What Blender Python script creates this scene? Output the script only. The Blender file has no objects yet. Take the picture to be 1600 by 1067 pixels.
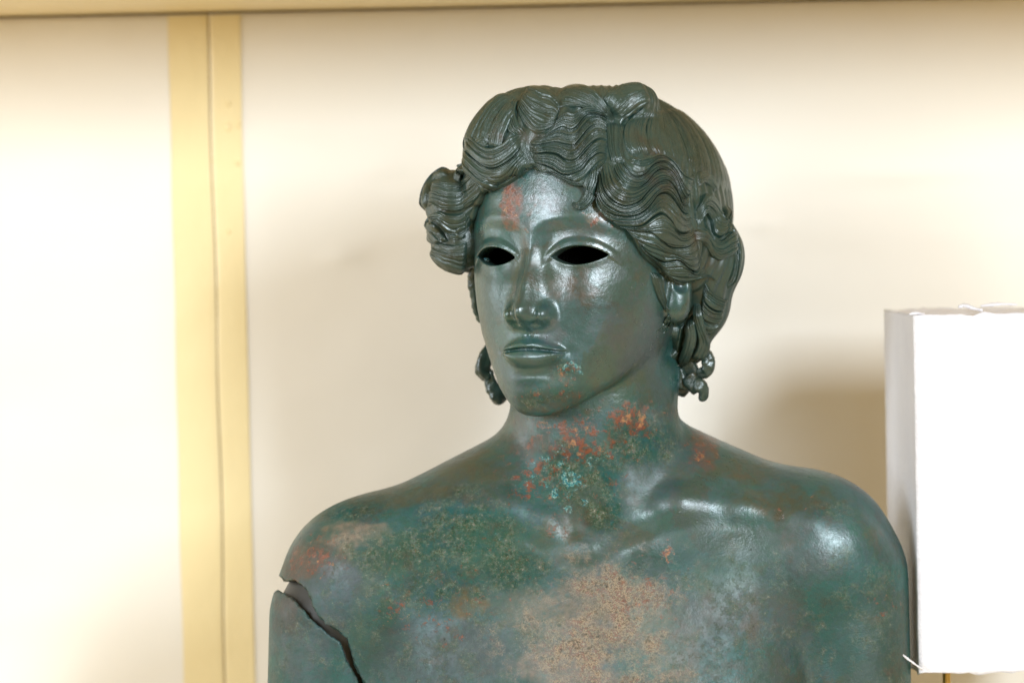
import bpy, math, random, time
import numpy as np
from mathutils import Matrix, Vector
T0 = time.time()
rng = np.random.default_rng(7)
random.seed(7)
scene = bpy.context.scene

# ------------------------------------------------------------------ camera
PX = 2000.0            # sculpting units per metre
FD = 5000.0            # camera distance to the head axis in sculpting units
cam_d = bpy.data.cameras.new("camera")
cam = bpy.data.objects.new("camera", cam_d)
scene.collection.objects.link(cam)
cam_d.sensor_width = 36.0
cam_d.lens = 112.5
cam_d.clip_start = 0.05
cam_d.clip_end = 50
cam_d.dof.use_dof = True
cam_d.dof.focus_distance = 2.43
cam_d.dof.aperture_fstop = 3.6
CAMLOC = Vector((0.0, -2.5, 1.55))
CAMROT = Matrix.Rotation(math.radians(88.0), 4, 'X') @ Matrix.Rotation(math.radians(-1.2), 4, 'Z')
cam.matrix_world = Matrix.Translation(CAMLOC) @ CAMROT
scene.camera = cam
_M = np.array(CAMROT.to_3x3())
# rows: sculpt frame (X right, Y away from the lens, Z up) -> world
def to_world(P):
    P = np.asarray(P, dtype=np.float64)
    L = np.stack([P[:, 0], P[:, 2], -(P[:, 1] + FD)], 1) / PX
    return L @ _M.T + np.array(CAMLOC)
def from_world(W):
    L = (np.asarray(W, dtype=np.float64) - np.array(CAMLOC)) @ _M * PX
    return np.stack([L[:, 0], -L[:, 2] - FD, L[:, 1]], 1)
def S(px, py, y):      # photo position at depth y -> sculpt frame
    k = (FD + y) / FD
    return np.array([(px - 800.0) * k, y, (533.5 - py) * k])
def SW(px, py, y):
    return to_world(S(px, py, y)[None])[0]
UP = np.array([_M.T[0, 2], -_M.T[2, 2], _M.T[1, 2]])   # world up seen in the sculpt frame

# ------------------------------------------------------------------ light
scene.view_settings.view_transform = 'Standard'
scene.view_settings.look = 'None'
scene.view_settings.exposure = 0.0
scene.view_settings.gamma = 1.0
world = bpy.data.worlds.new("World")
scene.world = world
world.use_nodes = True
wn = world.node_tree.nodes
wn["Background"].inputs[0].default_value = (1.0, 0.62, 0.15, 1)
wn["Background"].inputs[1].default_value = 0.42

def area(name, loc, target, sx, sy, power, col, spread=180):
    d = bpy.data.lights.new(name, 'AREA')
    d.shape = 'RECTANGLE'; d.size = sx; d.size_y = sy
    d.energy = power; d.color = col; d.spread = math.radians(spread)
    o = bpy.data.objects.new(name, d)
    scene.collection.objects.link(o)
    o.location = loc
    o.rotation_euler = (Vector(target) - Vector(loc)).to_track_quat('-Z', 'Y').to_euler()
    return o
HEAD = (0.05, 0.0, 1.62)
# two daylight windows of the room: one behind the photographer to the right, one to the left
area("window_right", (1.45, -2.45, 2.25), HEAD, 0.55, 0.90, 82, (0.80, 0.90, 1.0))
area("window_front", (-1.75, -2.15, 2.15), (0, 0, 1.55), 0.85, 1.1, 57, (0.80, 0.90, 1.0))
area("rim_fill_left", (-2.15, -0.08, 1.45), (-0.3, 0.26, 1.45), 0.5, 1.5, 15, (0.82, 0.91, 1.0))  # added rim lamp, stands in for the bright wall on the left

# ------------------------------------------------------------------ helpers
C = scene.collection
def link_mesh(name, V, Fq, mat, parent=None, smooth=True, attrs=None):
    me = bpy.data.meshes.new(name)
    V = np.asarray(V, dtype=np.float32)
    Fq = np.asarray(Fq, dtype=np.int32)
    n, k = Fq.shape
    me.vertices.add(len(V)); me.vertices.foreach_set("co", V.ravel())
    me.loops.add(n * k); me.loops.foreach_set("vertex_index", Fq.ravel())
    me.polygons.add(n)
    me.polygons.foreach_set("loop_start", np.arange(0, n * k, k, dtype=np.int32))
    me.polygons.foreach_set("loop_total", np.full(n, k, dtype=np.int32))
    if smooth:
        me.polygons.foreach_set("use_smooth", np.ones(n, dtype=bool))
    me.update(calc_edges=True)
    if attrs:
        for an, arr in attrs.items():
            a = me.attributes.new(an, 'FLOAT_COLOR', 'POINT')
            a.data.foreach_set("color", np.ascontiguousarray(arr, dtype=np.float32).ravel())
    if mat: me.materials.append(mat)
    o = bpy.data.objects.new(name, me)
    C.objects.link(o)
    if parent: o.parent = parent
    return o
def tag(o, label=None, cat=None, group=None, kind=None):
    if label: o['label'] = label
    if cat: o['category'] = cat
    if group: o['group'] = group
    if kind: o['kind'] = kind
    return o

def smin(a, b, k):
    h = np.clip(0.5 + 0.5 * (b - a) / k, 0, 1)
    return b + (a - b) * h - k * h * (1 - h)
def smax(a, b, k): return -smin(-a, -b, k)
def sst(a, b, x):
    t = np.clip((x - a) / (b - a), 0, 1)
    return t * t * (3 - 2 * t)
def table(pairs):
    pairs = sorted(pairs)
    xs = np.array([p[0] for p in pairs], float); ys = np.array([p[1] for p in pairs], float)
    g = np.linspace(xs[0], xs[-1], 600)
    y = np.interp(g, xs, ys)
    w = max(1, int(600 * 0.018)); ker = np.hanning(2 * w + 3)[1:-1]; ker /= ker.sum()
    yp = np.pad(y, len(ker) // 2, mode='edge')
    y = np.convolve(yp, ker, 'valid')[:600]
    return lambda x: np.interp(x, g, y)
def ell(P, c, r):
    ir = 1.0 / np.asarray(r, float)
    q = (P - np.asarray(c)) * ir
    k0 = np.sqrt(np.einsum('ij,ij->i', q, q)) + 1e-9
    q *= ir
    k1 = np.sqrt(np.einsum('ij,ij->i', q, q)) + 1e-9
    return k0 * (k0 - 1) / k1
def cap(P, a, b, ra, rb):
    a = np.asarray(a, float); b = np.asarray(b, float)
    pa = P - a; ba = b - a
    h = np.clip((pa @ ba) / (ba @ ba), 0, 1)
    d = pa - h[..., None] * ba
    return np.sqrt(np.einsum('ij,ij->i', d, d)) - (ra + (rb - ra) * h)

# value noise in numpy
_perm = rng.permutation(256); _perm = np.concatenate([_perm, _perm])
_val = rng.random(512) * 2 - 1
def vnoise(P):
    Pi = np.floor(P).astype(int); f = P - Pi; f = f * f * (3 - 2 * f); Pi &= 255
    def h(dx, dy, dz):
        return _val[_perm[_perm[(Pi[:, 0] + dx) & 255] + ((Pi[:, 1] + dy) & 255)] + ((Pi[:, 2] + dz) & 255)]
    x, y, z = f[:, 0], f[:, 1], f[:, 2]
    def l(a, b, t): return a + (b - a) * t
    return l(l(l(h(0,0,0), h(1,0,0), x), l(h(0,1,0), h(1,1,0), x), y),
             l(l(h(0,0,1), h(1,0,1), x), l(h(0,1,1), h(1,1,1), x), y), z)
def fbm(P, o=4):
    s = 0; a = 1
    for i in range(o):
        s = s + a * vnoise(P * 2 ** i + 17.3 * i); a *= 0.5
    return s

# ------------------------------------------------------------------ head frame
PSI = math.radians(27.0)
HC = np.array([105.0, 0.0, 131.5])
cs, sn = math.cos(PSI), math.sin(PSI)
ROLL = math.radians(0.0)
def uvw(P):
    d = P - HC
    u = d[:, 0] * cs - d[:, 1] * sn
    v = -d[:, 0] * sn - d[:, 1] * cs
    return u, v, d[:, 2]
def HP(u, v, w):
    return HC + np.array([u * cs - v * sn, -u * sn - v * cs, w])

t_a = table([(260,120),(150,150),(100,156),(50,159),(0,158),(-40,156),(-80,150),(-120,140),(-160,124),(-200,106),(-240,80),(-280,56)])
t_b = table([(260,120),(170,146),(130,158),(90,166),(40,170),(10,166),(-50,166),(-100,168),(-150,168),(-200,165),(-240,158),(-280,146)])
t_rh = table([(80,0),(60,1),(35,4),(10,8),(-15,16),(-40,27),(-65,36),(-80,40),(-92,38),(-101,30),(-108,16),(-114,6),(-120,2),(-130,0)])
t_r0 = table([(60,6),(35,5),(10,3),(-40,4),(-82,9),(-100,8),(-120,6)])
t_r1 = table([(60,50),(35,38),(10,25),(-20,31),(-50,40),(-80,48),(-110,46),(-125,44)])
t_brow = table([(0,34),(20,38),(45,44),(75,47),(100,42),(125,28),(150,4),(170,-20)])
def G(x, s): return np.exp(-(x / s) ** 2)
def eye_fields(u, w):
    au = np.abs(u)
    c = (au - 71.0) / 41.0
    c2 = np.minimum(c * c, 1.7)
    lift = 1.5 * c
    wt = 15.0 * (1 - c2 * (0.85 + 0.15 * c2)) + lift - 2
    wb = -13.5 * (1 - c2) + lift - 2
    return au, c, wt, wb
def disp(u, w):
    au, c, wt, wb = eye_fields(u, w)
    # nose
    h = t_rh(w)
    ns = 1 - sst(0, 1, (au - t_r0(w)) / (t_r1(w) - t_r0(w)))
    ns = 0.66 * G(au, t_r1(w) * 0.42) + 0.34 * G(au, t_r1(w) * 0.80)
    d = h * ns
    d = d - 2.0 * G(au - 45, 8) * G(w + 88, 16)                   # crease behind the wing
    d = d + 9 * G(u, 15) * G(w + 87, 14)
    # brow and orbit
    bl = t_brow(au)
    below = sst(16, -9, w - bl)
    orb = below * sst(-48, -6, w) * G(au - 62, 52)
    d = d + 2.6 * G(w - bl - 7, 15) * sst(22, 52, au) * sst(150, 90, au)
    d = d - 13 * orb * (0.55 + 0.45 * G(au - 30, 22))
    # eyeball and lids
    d = d + 12.5 * G(au - 70, 38) * G(w - 0, 24)
    gu = w - wt; gl = wb - w
    win = sst(12, 38, au) * sst(134, 116, au)
    d = d + 3.4 * (1 - sst(6, 16, gu)) * sst(-6, 0, gu) * win
    d = d + 0.4 * (1 - sst(2, 12, gl)) * sst(-6, 0, gl) * win
        # cheeks
    d = d + 6 * G(au - 84, 36) * G(w + 56, 34)
    d = d - 3.0 * G(au - 64, 22) * G(w + 125, 34)
    # philtrum and muzzle
    d = d + 4 * G(u, 56) * G(w + 138, 36)
    d = d - 3 * G(u, 5) * G(w + 121, 9)
    # lips
    mw = sst(58, 30, au)
    seam = -143 + 1.2 * np.cos(u / 16.0) - 1 * (au / 50.0) ** 2 + 2 * G(u, 60) - 3
    bow = seam + 15 - 3 * G(u, 7) - 11 * (au / 54.0) ** 2
    tap = np.clip(1 - (au / 55.0) ** 2, 0.02, 1)
    bow = seam + 2 + 10.5 * tap ** 0.8 - 3 * G(u, 7)
    d = d + 3.0 * sst(3.5, -3.5, w - bow) * sst(0, 3, w - seam) * sst(57, 46, au)
    d = d + 7.0 * G(w - seam - 7.5 * tap, 3 + 6.5 * tap) * sst(58, 44, au)
    d = d + 1.8 * G(u, 7) * G(w - seam - 4, 6)
    lowb = seam - 2 - 26 * tap ** 0.8
    d = d + 2.0 * sst(0, 3, seam - w) * sst(-4, 4, w - lowb) * sst(52, 40, au)
    d = d + 11.0 * G(w - seam + 14 * tap, 3 + 10 * tap) * sst(54, 38, au)
    d = d - 6.5 * G(w - seam, 2.3) * sst(57, 50, au)
    d = d - 3.0 * G(au - 58, 7) * G(w + 148, 8)
    d = d - 5.5 * G(w + 187, 11) * G(u, 30)
    # chin
    d = d + 12 * G(u, 42) * G(w + 210, 26)
    return d
def head_base(u, v, w, dd):
    a = t_a(w); bf = t_b(w)
    vv = v - dd * sst(20, 90, v)
    b = np.where(vv > 0, bf, 190.0)
    n = 2.25
    rr = np.sqrt(u * u + vv * vv) + 1e-6
    ratio = ((np.abs(u) / a) ** n + (np.abs(vv) / b) ** n) ** (1 / n) + 1e-6
    f = rr - rr / ratio
    jaw = (-w - 161 - 0.60 * np.clip(v, -20, 400)) * 0.86
    f = smax(f, jaw, 26)
    f = smax(f, w - 150, 30)
    return f
EARC = HP(158, -22, -62)
def ear_sdf(P):
    e = ell(P, HP(156, -20, -50), (25, 30, 48))
    e = smin(e, ell(P, HP(160, -10, -78), (20, 18, 24)), 14)
    e = smax(e, -ell(P, HP(178, 2, -44), (14, 12, 12)), 5)
    return e
def F_head(P, detail=True):
    u, v, w = uvw(P)
    if detail:
        dd = disp(u, w)
    else:
        dd = 0
    f = head_base(u, v, w, dd)
    if detail:
        au, c, wt, wb = eye_fields(u, w)
        LM = np.stack([np.abs(u), v, w], 1)
        f = smin(f, ell(LM, (27, 172, -91), (13, 25, 15)), 14)
        # nostrils
        for s in (-1, 1):
            f = smax(f, -ell(P, HP(s * 17, 191, -109), (9, 11, 8)), 4)
        f = smin(f, ell(np.stack([u, v, w], 1), (0, -25, 70), (152, 175, 165)), 12)
        cav = head_base(u, v, w, 0) + 28
        f = smax(f, -cav, 2)
        hole = np.maximum(np.maximum(w - wt, wb - w) * 0.8, 50 - v)
        f = smax(f, -hole, 1.6)
        f = smin(f, ear_sdf(P), 8)
        em = ear_sdf(P * 1.0)
    return f

ARM_L0 = S(521, 965, 22); ARM_L1 = S(503, 1400, 22)
def F_arm_left(P):
    f = cap(P, ARM_L0, ARM_L1, 102, 95)
    return smin(f, ell(P, S(556, 925, 20), (120, 112, 140)), 18)
def F_chest0(P):
    f = ell(P, S(915, 1290, 60), (362, 232, 475))
    f = smin(f, cap(P, S(880, 690, 50), S(640, 858, 40), 62, 88), 60)
    f = smin(f, cap(P, S(985, 690, 50), S(1215, 824, 40), 62, 88), 60)
    f = smin(f, ell(P, S(915, 1280, 20), (362, 150, 450)), 120)
    f = smin(f, ell(P, S(712, 915, 10), (170, 108, 150)), 70)
    f = smin(f, ell(P, S(1132, 905, 10), (170, 108, 150)), 70)
    f = smin(f, ell(P, S(765, 1240, 20), (205, 162, 400)), 90)
    f = smin(f, ell(P, S(1075, 1240, 20), (205, 162, 400)), 90)
    ar = cap(P, S(1318, 900, 20), S(1338, 1400, 20), 101, 94)
    ar = smin(ar, ell(P, S(1290, 873, 15), (111, 112, 126)), 18)
    f = smin(f, ar, 16 + 56 * sst(-540, -370, P[:, 2]))
    # neck
    nk = cap(P * np.array([1, 1.08, 1]), S(922, 560, 20) * np.array([1, 1.08, 1]), S(922, 830, 45), 124, 128)
    f = smin(f, nk, 40)
    f = smin(f, ell(P, S(1050, 792, 8), (105, 78, 78)), 50)
    f = smin(f, ell(P, S(790, 796, 8), (105, 78, 78)), 50)
    return f
def trace(F, px, py, start=-420.0, end=500.0, k=0.75, it=60):
    px = np.asarray(px, float); py = np.asarray(py, float)
    o = np.array([0, -FD, 0.0])
    d = np.stack([px - 800, np.full_like(px, FD), 533.5 - py], 1)
    d /= np.linalg.norm(d, axis=1)[:, None]
    t = (FD + start) * np.ones(len(px))
    best = np.full(len(px), 1e9); bt = t.copy()
    act = np.ones(len(px), bool)
    for i in range(it):
        if not act.any(): break
        P = o + d[act] * t[act][:, None]
        f = F(P)
        ia = np.where(act)[0]
        b = f < best[ia]
        best[ia[b]] = f[b]; bt[ia[b]] = t[ia[b]]
        t[ia] += np.maximum(f, 0) * k + 0.05
        act[ia[(f < 0.25) | (t[ia] > FD + end)]] = False
    P = o + d * bt[:, None]
    for i in range(5):
        f, g = grad(F, P)
        P = P - g * np.clip(f, -30, 30)[:, None]
    return P
def grad(F, P, e=0.6):
    k = np.array([[1,-1,-1],[-1,-1,1],[-1,1,-1],[1,1,1]], float)
    g = 0; s = 0
    for kk in k:
        f = F(P + kk * e); g = g + f[:, None] * kk; s = s + f
    g = g / (4 * e); s = s / 4
    n2 = (g * g).sum(1) + 1e-9
    n = np.sqrt(n2)
    return s / n, g / n[:, None]

_clav = []
for pts in ([(888,858),(850,822),(790,800),(700,800),(600,830)], [(926,858),(985,812),(1060,790),(1160,798),(1270,820)]):
    p = trace(F_chest0, [q[0] for q in pts], [q[1] for q in pts])
    p[:, 1] += (13 if pts[0][0] < 900 else 8) + np.array([0, 1, 4, 8, 11])
    _clav.append(p)
_scm = []
for pts in ([(1052,560),(1015,680),(970,770),(940,815)],):
    p = trace(F_chest0, [q[0] for q in pts], [q[1] for q in pts]); p[:, 1] += 31
    _scm.append(p)
_notch = trace(F_chest0, [906, 760, 1075], [846, 850, 846])
def F_body0(P):
    f = F_chest0(P)
    for p in _clav:
        for i in range(4):
            f = smin(f, cap(P, p[i], p[i+1], 17, 17 if i < 2 else 13), 30)
    for p in _scm:
        for i in range(3):
            f = smin(f, cap(P, p[i], p[i+1], 20, 20), 44)
    return f
CUTY = float(S(900, 1330, 0) @ UP)
CR1 = [(380,880),(433,895),(441,902),(447,908),(462,908),(474,918),(484,940),(492,960),(506,974),(524,984),(540,1000),(545,1016),(552,1040),(566,1067),(580,1130),(585,1400)]
CR2 = [(380,916),(424,928),(436,922),(447,931),(458,937),(471,953),(485,971),(499,982),(516,995),(531,1008),(538,1030),(548,1049),(561,1071),(573,1129),(577,1399)]
def crack_side(P, poly, wob):
    # signed distance in the (x,z) plane to the broken line, positive above/right of it
    k = FD / (FD + P[:, 1])
    x = P[:, 0] * k + 800; y = 533.5 - P[:, 2] * k
    x = x + (P[:, 1] - 0) * wob
    best = np.full(len(P), 1e9); sg = np.ones(len(P))
    for (x0, y0), (x1, y1) in zip(poly[:-1], poly[1:]):
        ex, ey = x1 - x0, y1 - y0
        L = math.hypot(ex, ey)
        h = np.clip(((x - x0) * ex + (y - y0) * ey) / (L * L), 0, 1)
        dx, dy = x - x0 - h * ex, y - y0 - h * ey
        dd = np.hypot(dx, dy)
        m = dd < best
        best = np.where(m, dd, best)
        cr = (ex * (y - y0) - ey * (x - x0))
        sg = np.where(m, np.where(cr < 0, 1.0, -1.0), sg)
    return best * sg + 2.2 * vnoise(P / 7.0) + 1.2 * vnoise(P / 2.7 + 9)
def F_body(P):
    top = P[:, 2] > -330
    f = F_body0(P)
    if top.any():
        fh = np.full(len(P), 1e3)
        Pt = P[top]
        hh = F_head(Pt)
        ft = smin(f[top], hh, 16)
        # keep the skull hollow where the neck fills it
        u, v, w = uvw(Pt)
        cav = np.maximum(head_base(u, v, w, 0) + 28, -w - 95)
        ft = smax(ft, -cav, 2)
        f[top] = ft
    left = P[:, 0] < -20
    if left.any():
        Pl = P[left]
        fa = F_arm_left(Pl)
        c1 = crack_side(Pl, CR1, 0.05)
        fl = smin(f[left], fa, 34 + 30 * sst(-560, -380, Pl[:, 2]))
        inner = fa + 11
        cav = np.maximum(inner, -(Pl[:, 2] + 430 + 0 * Pl[:, 0]) * 0 - 1e3)
        cavz = np.maximum(inner, c1 - 130)
        fl = smax(fl, -cavz, 2)
        fl = np.maximum(fl, -c1)
        f[left] = fl
    return np.maximum(f, -(P @ UP - CUTY))
def F_armfrag(P):
    f = F_arm_left(P) + 1.5
    c2 = crack_side(P, CR2, 0.05)
    f = smax(f, -(f + 9), 2)
    f = np.maximum(f, c2)
    return np.maximum(f, -(P @ UP - CUTY))

# ------------------------------------------------------------------ surface extraction
import openvdb as vdb
def extract(F, lo, hi, h):
    lo = np.array(lo, float); hi = np.array(hi, float)
    n = np.ceil((hi - lo) / h).astype(int)
    xs = [lo[i] + h * np.arange(n[i]) for i in range(3)]
    # coarse pass finds the blocks near the surface
    B = 8
    nb = -(-n // B)
    arr = np.full(tuple(nb * B), 50.0, np.float32)
    cx = [lo[i] + h * (np.arange(nb[i]) * B + B / 2 - .5) for i in range(3)]
    gc = np.stack(np.meshgrid(*cx, indexing='ij'), -1).reshape(-1, 3)
    fc = np.concatenate([F(gc[i:i + 200000]) for i in range(0, len(gc), 200000)]).reshape(nb)
    near = np.abs(fc) < h * B * 1.9
    for b in np.argwhere(~near):
        s = tuple(slice(q * B, q * B + B) for q in b)
        arr[s] = 50.0 if fc[tuple(b)] > 0 else -50.0
    bl = np.argwhere(near)
    off = np.stack(np.meshgrid(*[np.arange(B)] * 3, indexing='ij'), -1).reshape(-1, 3)
    for i in range(0, len(bl), 600):
        bb = bl[i:i + 600]
        idx = (bb[:, None, :] * B + off[None]).reshape(-1, 3)
        f = F(lo + idx * h)
        arr[idx[:, 0], idx[:, 1], idx[:, 2]] = f
    g = vdb.FloatGrid(50.0)
    g.copyFromArray(arr)
    pts, quads = g.convertToQuads(0.0)
    pts = np.array(pts, float) * h + lo
    return pts, np.array(quads)[:, ::-1].astype(int)
def newton(F, P, it=2, lim=4.0):
    out = P.copy()
    for i in range(0, len(P), 150000):
        p = out[i:i + 150000]
        for _ in range(it):
            f, g = grad(F, p)
            p = p - g * np.clip(f, -lim, lim)[:, None]
        out[i:i + 150000] = p
    return out
def subdivide(P, Q, sel=None):
    """quads -> 4 quads each; sel keeps the whole mesh conforming (all quads are split)."""
    e = np.concatenate([Q[:, [0, 1]], Q[:, [1, 2]], Q[:, [2, 3]], Q[:, [3, 0]]])
    es = np.sort(e, 1)
    key = es[:, 0] * (len(P) + 1) + es[:, 1]
    uk, first, inv = np.unique(key, return_index=True, return_inverse=True)
    mid = (P[es[first, 0]] + P[es[first, 1]]) / 2
    cen = P[Q].mean(1)
    n = len(P); m = len(mid); q = len(Q)
    P2 = np.concatenate([P, mid, cen])
    E = inv.reshape(4, q) + n
    c = np.arange(q) + n + m
    F2 = np.concatenate([
        np.stack([Q[:, 0], E[0], c, E[3]], 1), np.stack([E[0], Q[:, 1], E[1], c], 1),
        np.stack([c, E[1], Q[:, 2], E[2]], 1), np.stack([E[3], c, E[2], Q[:, 3]], 1)])
    return P2, F2
def relax(P, Q, it=1):
    for _ in range(it):
        acc = np.zeros_like(P); cnt = np.zeros(len(P))
        cen = P[Q].mean(1)
        for k in range(4):
            np.add.at(acc, Q[:, k], cen); np.add.at(cnt, Q[:, k], 1)
        P = acc / np.maximum(cnt, 1)[:, None]
    return P

# ------------------------------------------------------------------ materials
def nodes_of(m):
    m.use_nodes = True
    nt = m.node_tree
    return nt, nt.nodes, nt.links, nt.nodes["Principled BSDF"]
def ramp(n, l, src, stops, interp='LINEAR'):
    r = n.new('ShaderNodeValToRGB'); r.color_ramp.interpolation = interp
    el = r.color_ramp.elements
    while len(el) < len(stops): el.new(0.5)
    for e, (p, c) in zip(el, stops):
        e.position = p; e.color = (*c, 1) if len(c) == 3 else c
    l.new(src, r.inputs[0]); return r.outputs[0]
def noise(n, l, co, scale, detail=4, rough=0.55, dist=0.0, off=None):
    t = n.new('ShaderNodeTexNoise')
    t.inputs['Scale'].default_value = scale; t.inputs['Detail'].default_value = detail
    t.inputs['Roughness'].default_value = rough; t.inputs['Distortion'].default_value = dist
    if off is not None:
        mp = n.new('ShaderNodeMapping'); mp.inputs['Location'].default_value = off
        l.new(co, mp.inputs['Vector']); co = mp.outputs[0]
    l.new(co, t.inputs['Vector']); return t.outputs['Fac']
def mixc(n, l, fac, a, b, mode='MIX'):
    m = n.new('ShaderNodeMix'); m.data_type = 'RGBA'; m.blend_type = mode
    for sock, v in ((m.inputs['Factor'], fac), (m.inputs['A'] if False else m.inputs[6], a), (m.inputs[7], b)):
        if isinstance(v, (int, float)): sock.default_value = v
        elif isinstance(v, tuple): sock.default_value = (*v, 1)
        else: l.new(v, sock)
    return m.outputs[2]
def mth(n, l, op, a, b=None, clamp=False):
    m = n.new('ShaderNodeMath'); m.operation = op; m.use_clamp = clamp
    for s, v in ((m.inputs[0], a), (m.inputs[1], b)):
        if v is None: continue
        if isinstance(v, (int, float)): s.default_value = v
        else: l.new(v, s)
    return m.outputs[0]

def bronze(name, hair=False):
    m = bpy.data.materials.new(name)
    nt, n, l, bs = nodes_of(m)
    geo = n.new('ShaderNodeNewGeometry'); co = geo.outputs['Position']
    big = noise(n, l, co, 13, 8, 0.7, 0.15)
    mid = noise(n, l, co, 46, 8, 0.72, 0.1)
    fine = noise(n, l, co, 230, 5, 0.7)
    speck = noise(n, l, co, 620, 3, 0.6)
    mx = mth(n, l, 'MULTIPLY', mth(n, l, 'ADD', big, mth(n, l, 'MULTIPLY', mid, 0.8)), 0.56)
    if hair:
        base = ramp(n, l, mx, [(0.36, (0.030, 0.034, 0.020)), (0.45, (0.015, 0.040, 0.029)), (0.52, (0.022, 0.060, 0.051)), (0.58, (0.030, 0.046, 0.031)), (0.64, (0.050, 0.034, 0.020)), (0.72, (0.10, 0.045, 0.025))])
    else:
        base = ramp(n, l, mx, [(0.38, (0.042, 0.044, 0.030)), (0.44, (0.023, 0.079, 0.074)), (0.49, (0.014, 0.096, 0.080)), (0.53, (0.038, 0.094, 0.104)), (0.57, (0.020, 0.087, 0.062)), (0.64, (0.080, 0.064, 0.042))])
    wv = n.new('ShaderNodeVectorMath'); wv.operation = 'MULTIPLY_ADD'
    wn_ = n.new('ShaderNodeTexNoise'); wn_.inputs['Scale'].default_value = 30; wn_.inputs['Detail'].default_value = 7; wn_.inputs['Roughness'].default_value = 0.75
    l.new(co, wn_.inputs['Vector']); l.new(wn_.outputs['Color'], wv.inputs[0]); wv.inputs[1].default_value = (0.07, 0.07, 0.07); l.new(co, wv.inputs[2])
    vp = n.new('ShaderNodeTexVoronoi'); vp.inputs['Scale'].default_value = 26; l.new(wv.outputs[0], vp.inputs['Vector'])
    sv = n.new('ShaderNodeSeparateColor'); l.new(vp.outputs['Color'], sv.inputs[0])
    if hair:
        pc = ramp(n, l, sv.outputs[0], [(0.0, (0.015, 0.042, 0.033)), (0.35, (0.030, 0.038, 0.022)), (0.7, (0.022, 0.060, 0.052)), (1.0, (0.030, 0.030, 0.018))])
        base = mixc(n, l, 0.35, base, pc)
    else:
        pc = ramp(n, l, sv.outputs[0], [(0.0, (0.014, 0.066, 0.055)), (0.25, (0.040, 0.072, 0.084)), (0.45, (0.020, 0.088, 0.070)), (0.62, (0.052, 0.044, 0.030)), (0.8, (0.030, 0.050, 0.046)), (1.0, (0.066, 0.052, 0.028))])
        base = mixc(n, l, 0.5, base, pc)
    base = mixc(n, l, ramp(n, l, fine, [(0.5, (0, 0, 0)), (0.75, (0.5, 0.5, 0.5))]), base, (0.022, 0.034, 0.030))
    rough_extra = None
    bump_h = mth(n, l, 'MULTIPLY', mth(n, l, 'ADD', mth(n, l, 'MULTIPLY', fine, 0.6), mth(n, l, 'MULTIPLY', speck, 0.3)), ramp(n, l, noise(n, l, co, 24, 5, 0.7, 0, (7, 3, 3)), [(0.40, (0.12,) * 3), (0.62, (1.2,) * 3)]))
    if not hair:
        at = n.new('ShaderNodeAttribute'); at.attribute_name = "patina"
        sp = n.new('ShaderNodeSeparateColor'); l.new(at.outputs['Color'], sp.inputs[0])
        R, Gc, Bc, A = sp.outputs[0], sp.outputs[1], sp.outputs[2], at.outputs['Alpha']
        tn = n.new('ShaderNodeAttribute'); tn.attribute_name = "tone"
        base = mixc(n, l, mth(n, l, 'MULTIPLY', tn.outputs['Alpha'], ramp(n, l, noise(n, l, co, 140, 8, 0.75, 0, (2, 2, 8)), [(0.36, (0.45,) * 3), (0.56, (1.0,) * 3)])), base, mixc(n, l, 0.88, (0, 0, 0), tn.outputs['Color']))
        # verdigris crust
        n2 = noise(n, l, co, 58, 9, 0.78, 0.1, (3, 1, 7))
        crust = mth(n, l, 'MULTIPLY', ramp(n, l, mth(n, l, 'ADD', n2, mth(n, l, 'MULTIPLY', R, 0.30)), [(0.60, (0, 0, 0)), (0.78, (1, 1, 1))]), ramp(n, l, R, [(0.03, (0, 0, 0)), (0.35, (1, 1, 1))]))
        crust = mth(n, l, 'MULTIPLY', crust, ramp(n, l, noise(n, l, co, 34, 7, 0.75, 0.3, (8, 8, 1)), [(0.38, (0.30,) * 3), (0.50, (1.0,) * 3)]))
        ccol = ramp(n, l, noise(n, l, co, 300, 4, 0.7, 0, (1, 5, 2)), [(0.33, (0.034, 0.046, 0.024)), (0.43, (0.044, 0.100, 0.060)), (0.50, (0.105, 0.085, 0.046)), (0.56, (0.11, 0.20, 0.14)), (0.61, (0.13, 0.085, 0.075)), (0.70, (0.34, 0.38, 0.28))])
        base = mixc(n, l, mth(n, l, 'MULTIPLY', crust, 0.85), base, ccol)
        # tan granular crust on the breast, its colour lightened to carry the sheen
        n3 = noise(n, l, co, 44, 9, 0.78, 0.1, (8, 2, 4))
        tan = mth(n, l, 'MULTIPLY', ramp(n, l, mth(n, l, 'ADD', n3, mth(n, l, 'MULTIPLY', Gc, 0.34)), [(0.64, (0, 0, 0)), (0.86, (1, 1, 1))]), ramp(n, l, Gc, [(0.03, (0, 0, 0)), (0.4, (1, 1, 1))]))
        tcol = ramp(n, l, noise(n, l, co, 210, 5, 0.75, 0, (1, 9, 2)), [(0.32, (0.050, 0.040, 0.024)), (0.43, (0.19, 0.135, 0.085)), (0.49, (0.42, 0.31, 0.205)), (0.535, (0.06, 0.085, 0.055)), (0.57, (0.28, 0.11, 0.085)), (0.61, (0.24, 0.18, 0.12)), (0.72, (0.46, 0.40, 0.30))])
        base = mixc(n, l, mth(n, l, 'MULTIPLY', tan, 0.9), base, tcol)
        # copper-red spots
        n4 = noise(n, l, co, 125, 8, 0.74, 0.1, (5, 5, 1))
        red = mth(n, l, 'MULTIPLY', ramp(n, l, mth(n, l, 'ADD', n4, mth(n, l, 'MULTIPLY', Bc, 0.22)), [(0.64, (0, 0, 0)), (0.74, (1, 1, 1))]), ramp(n, l, Bc, [(0.02, (0, 0, 0)), (0.25, (1, 1, 1))]))
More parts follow.
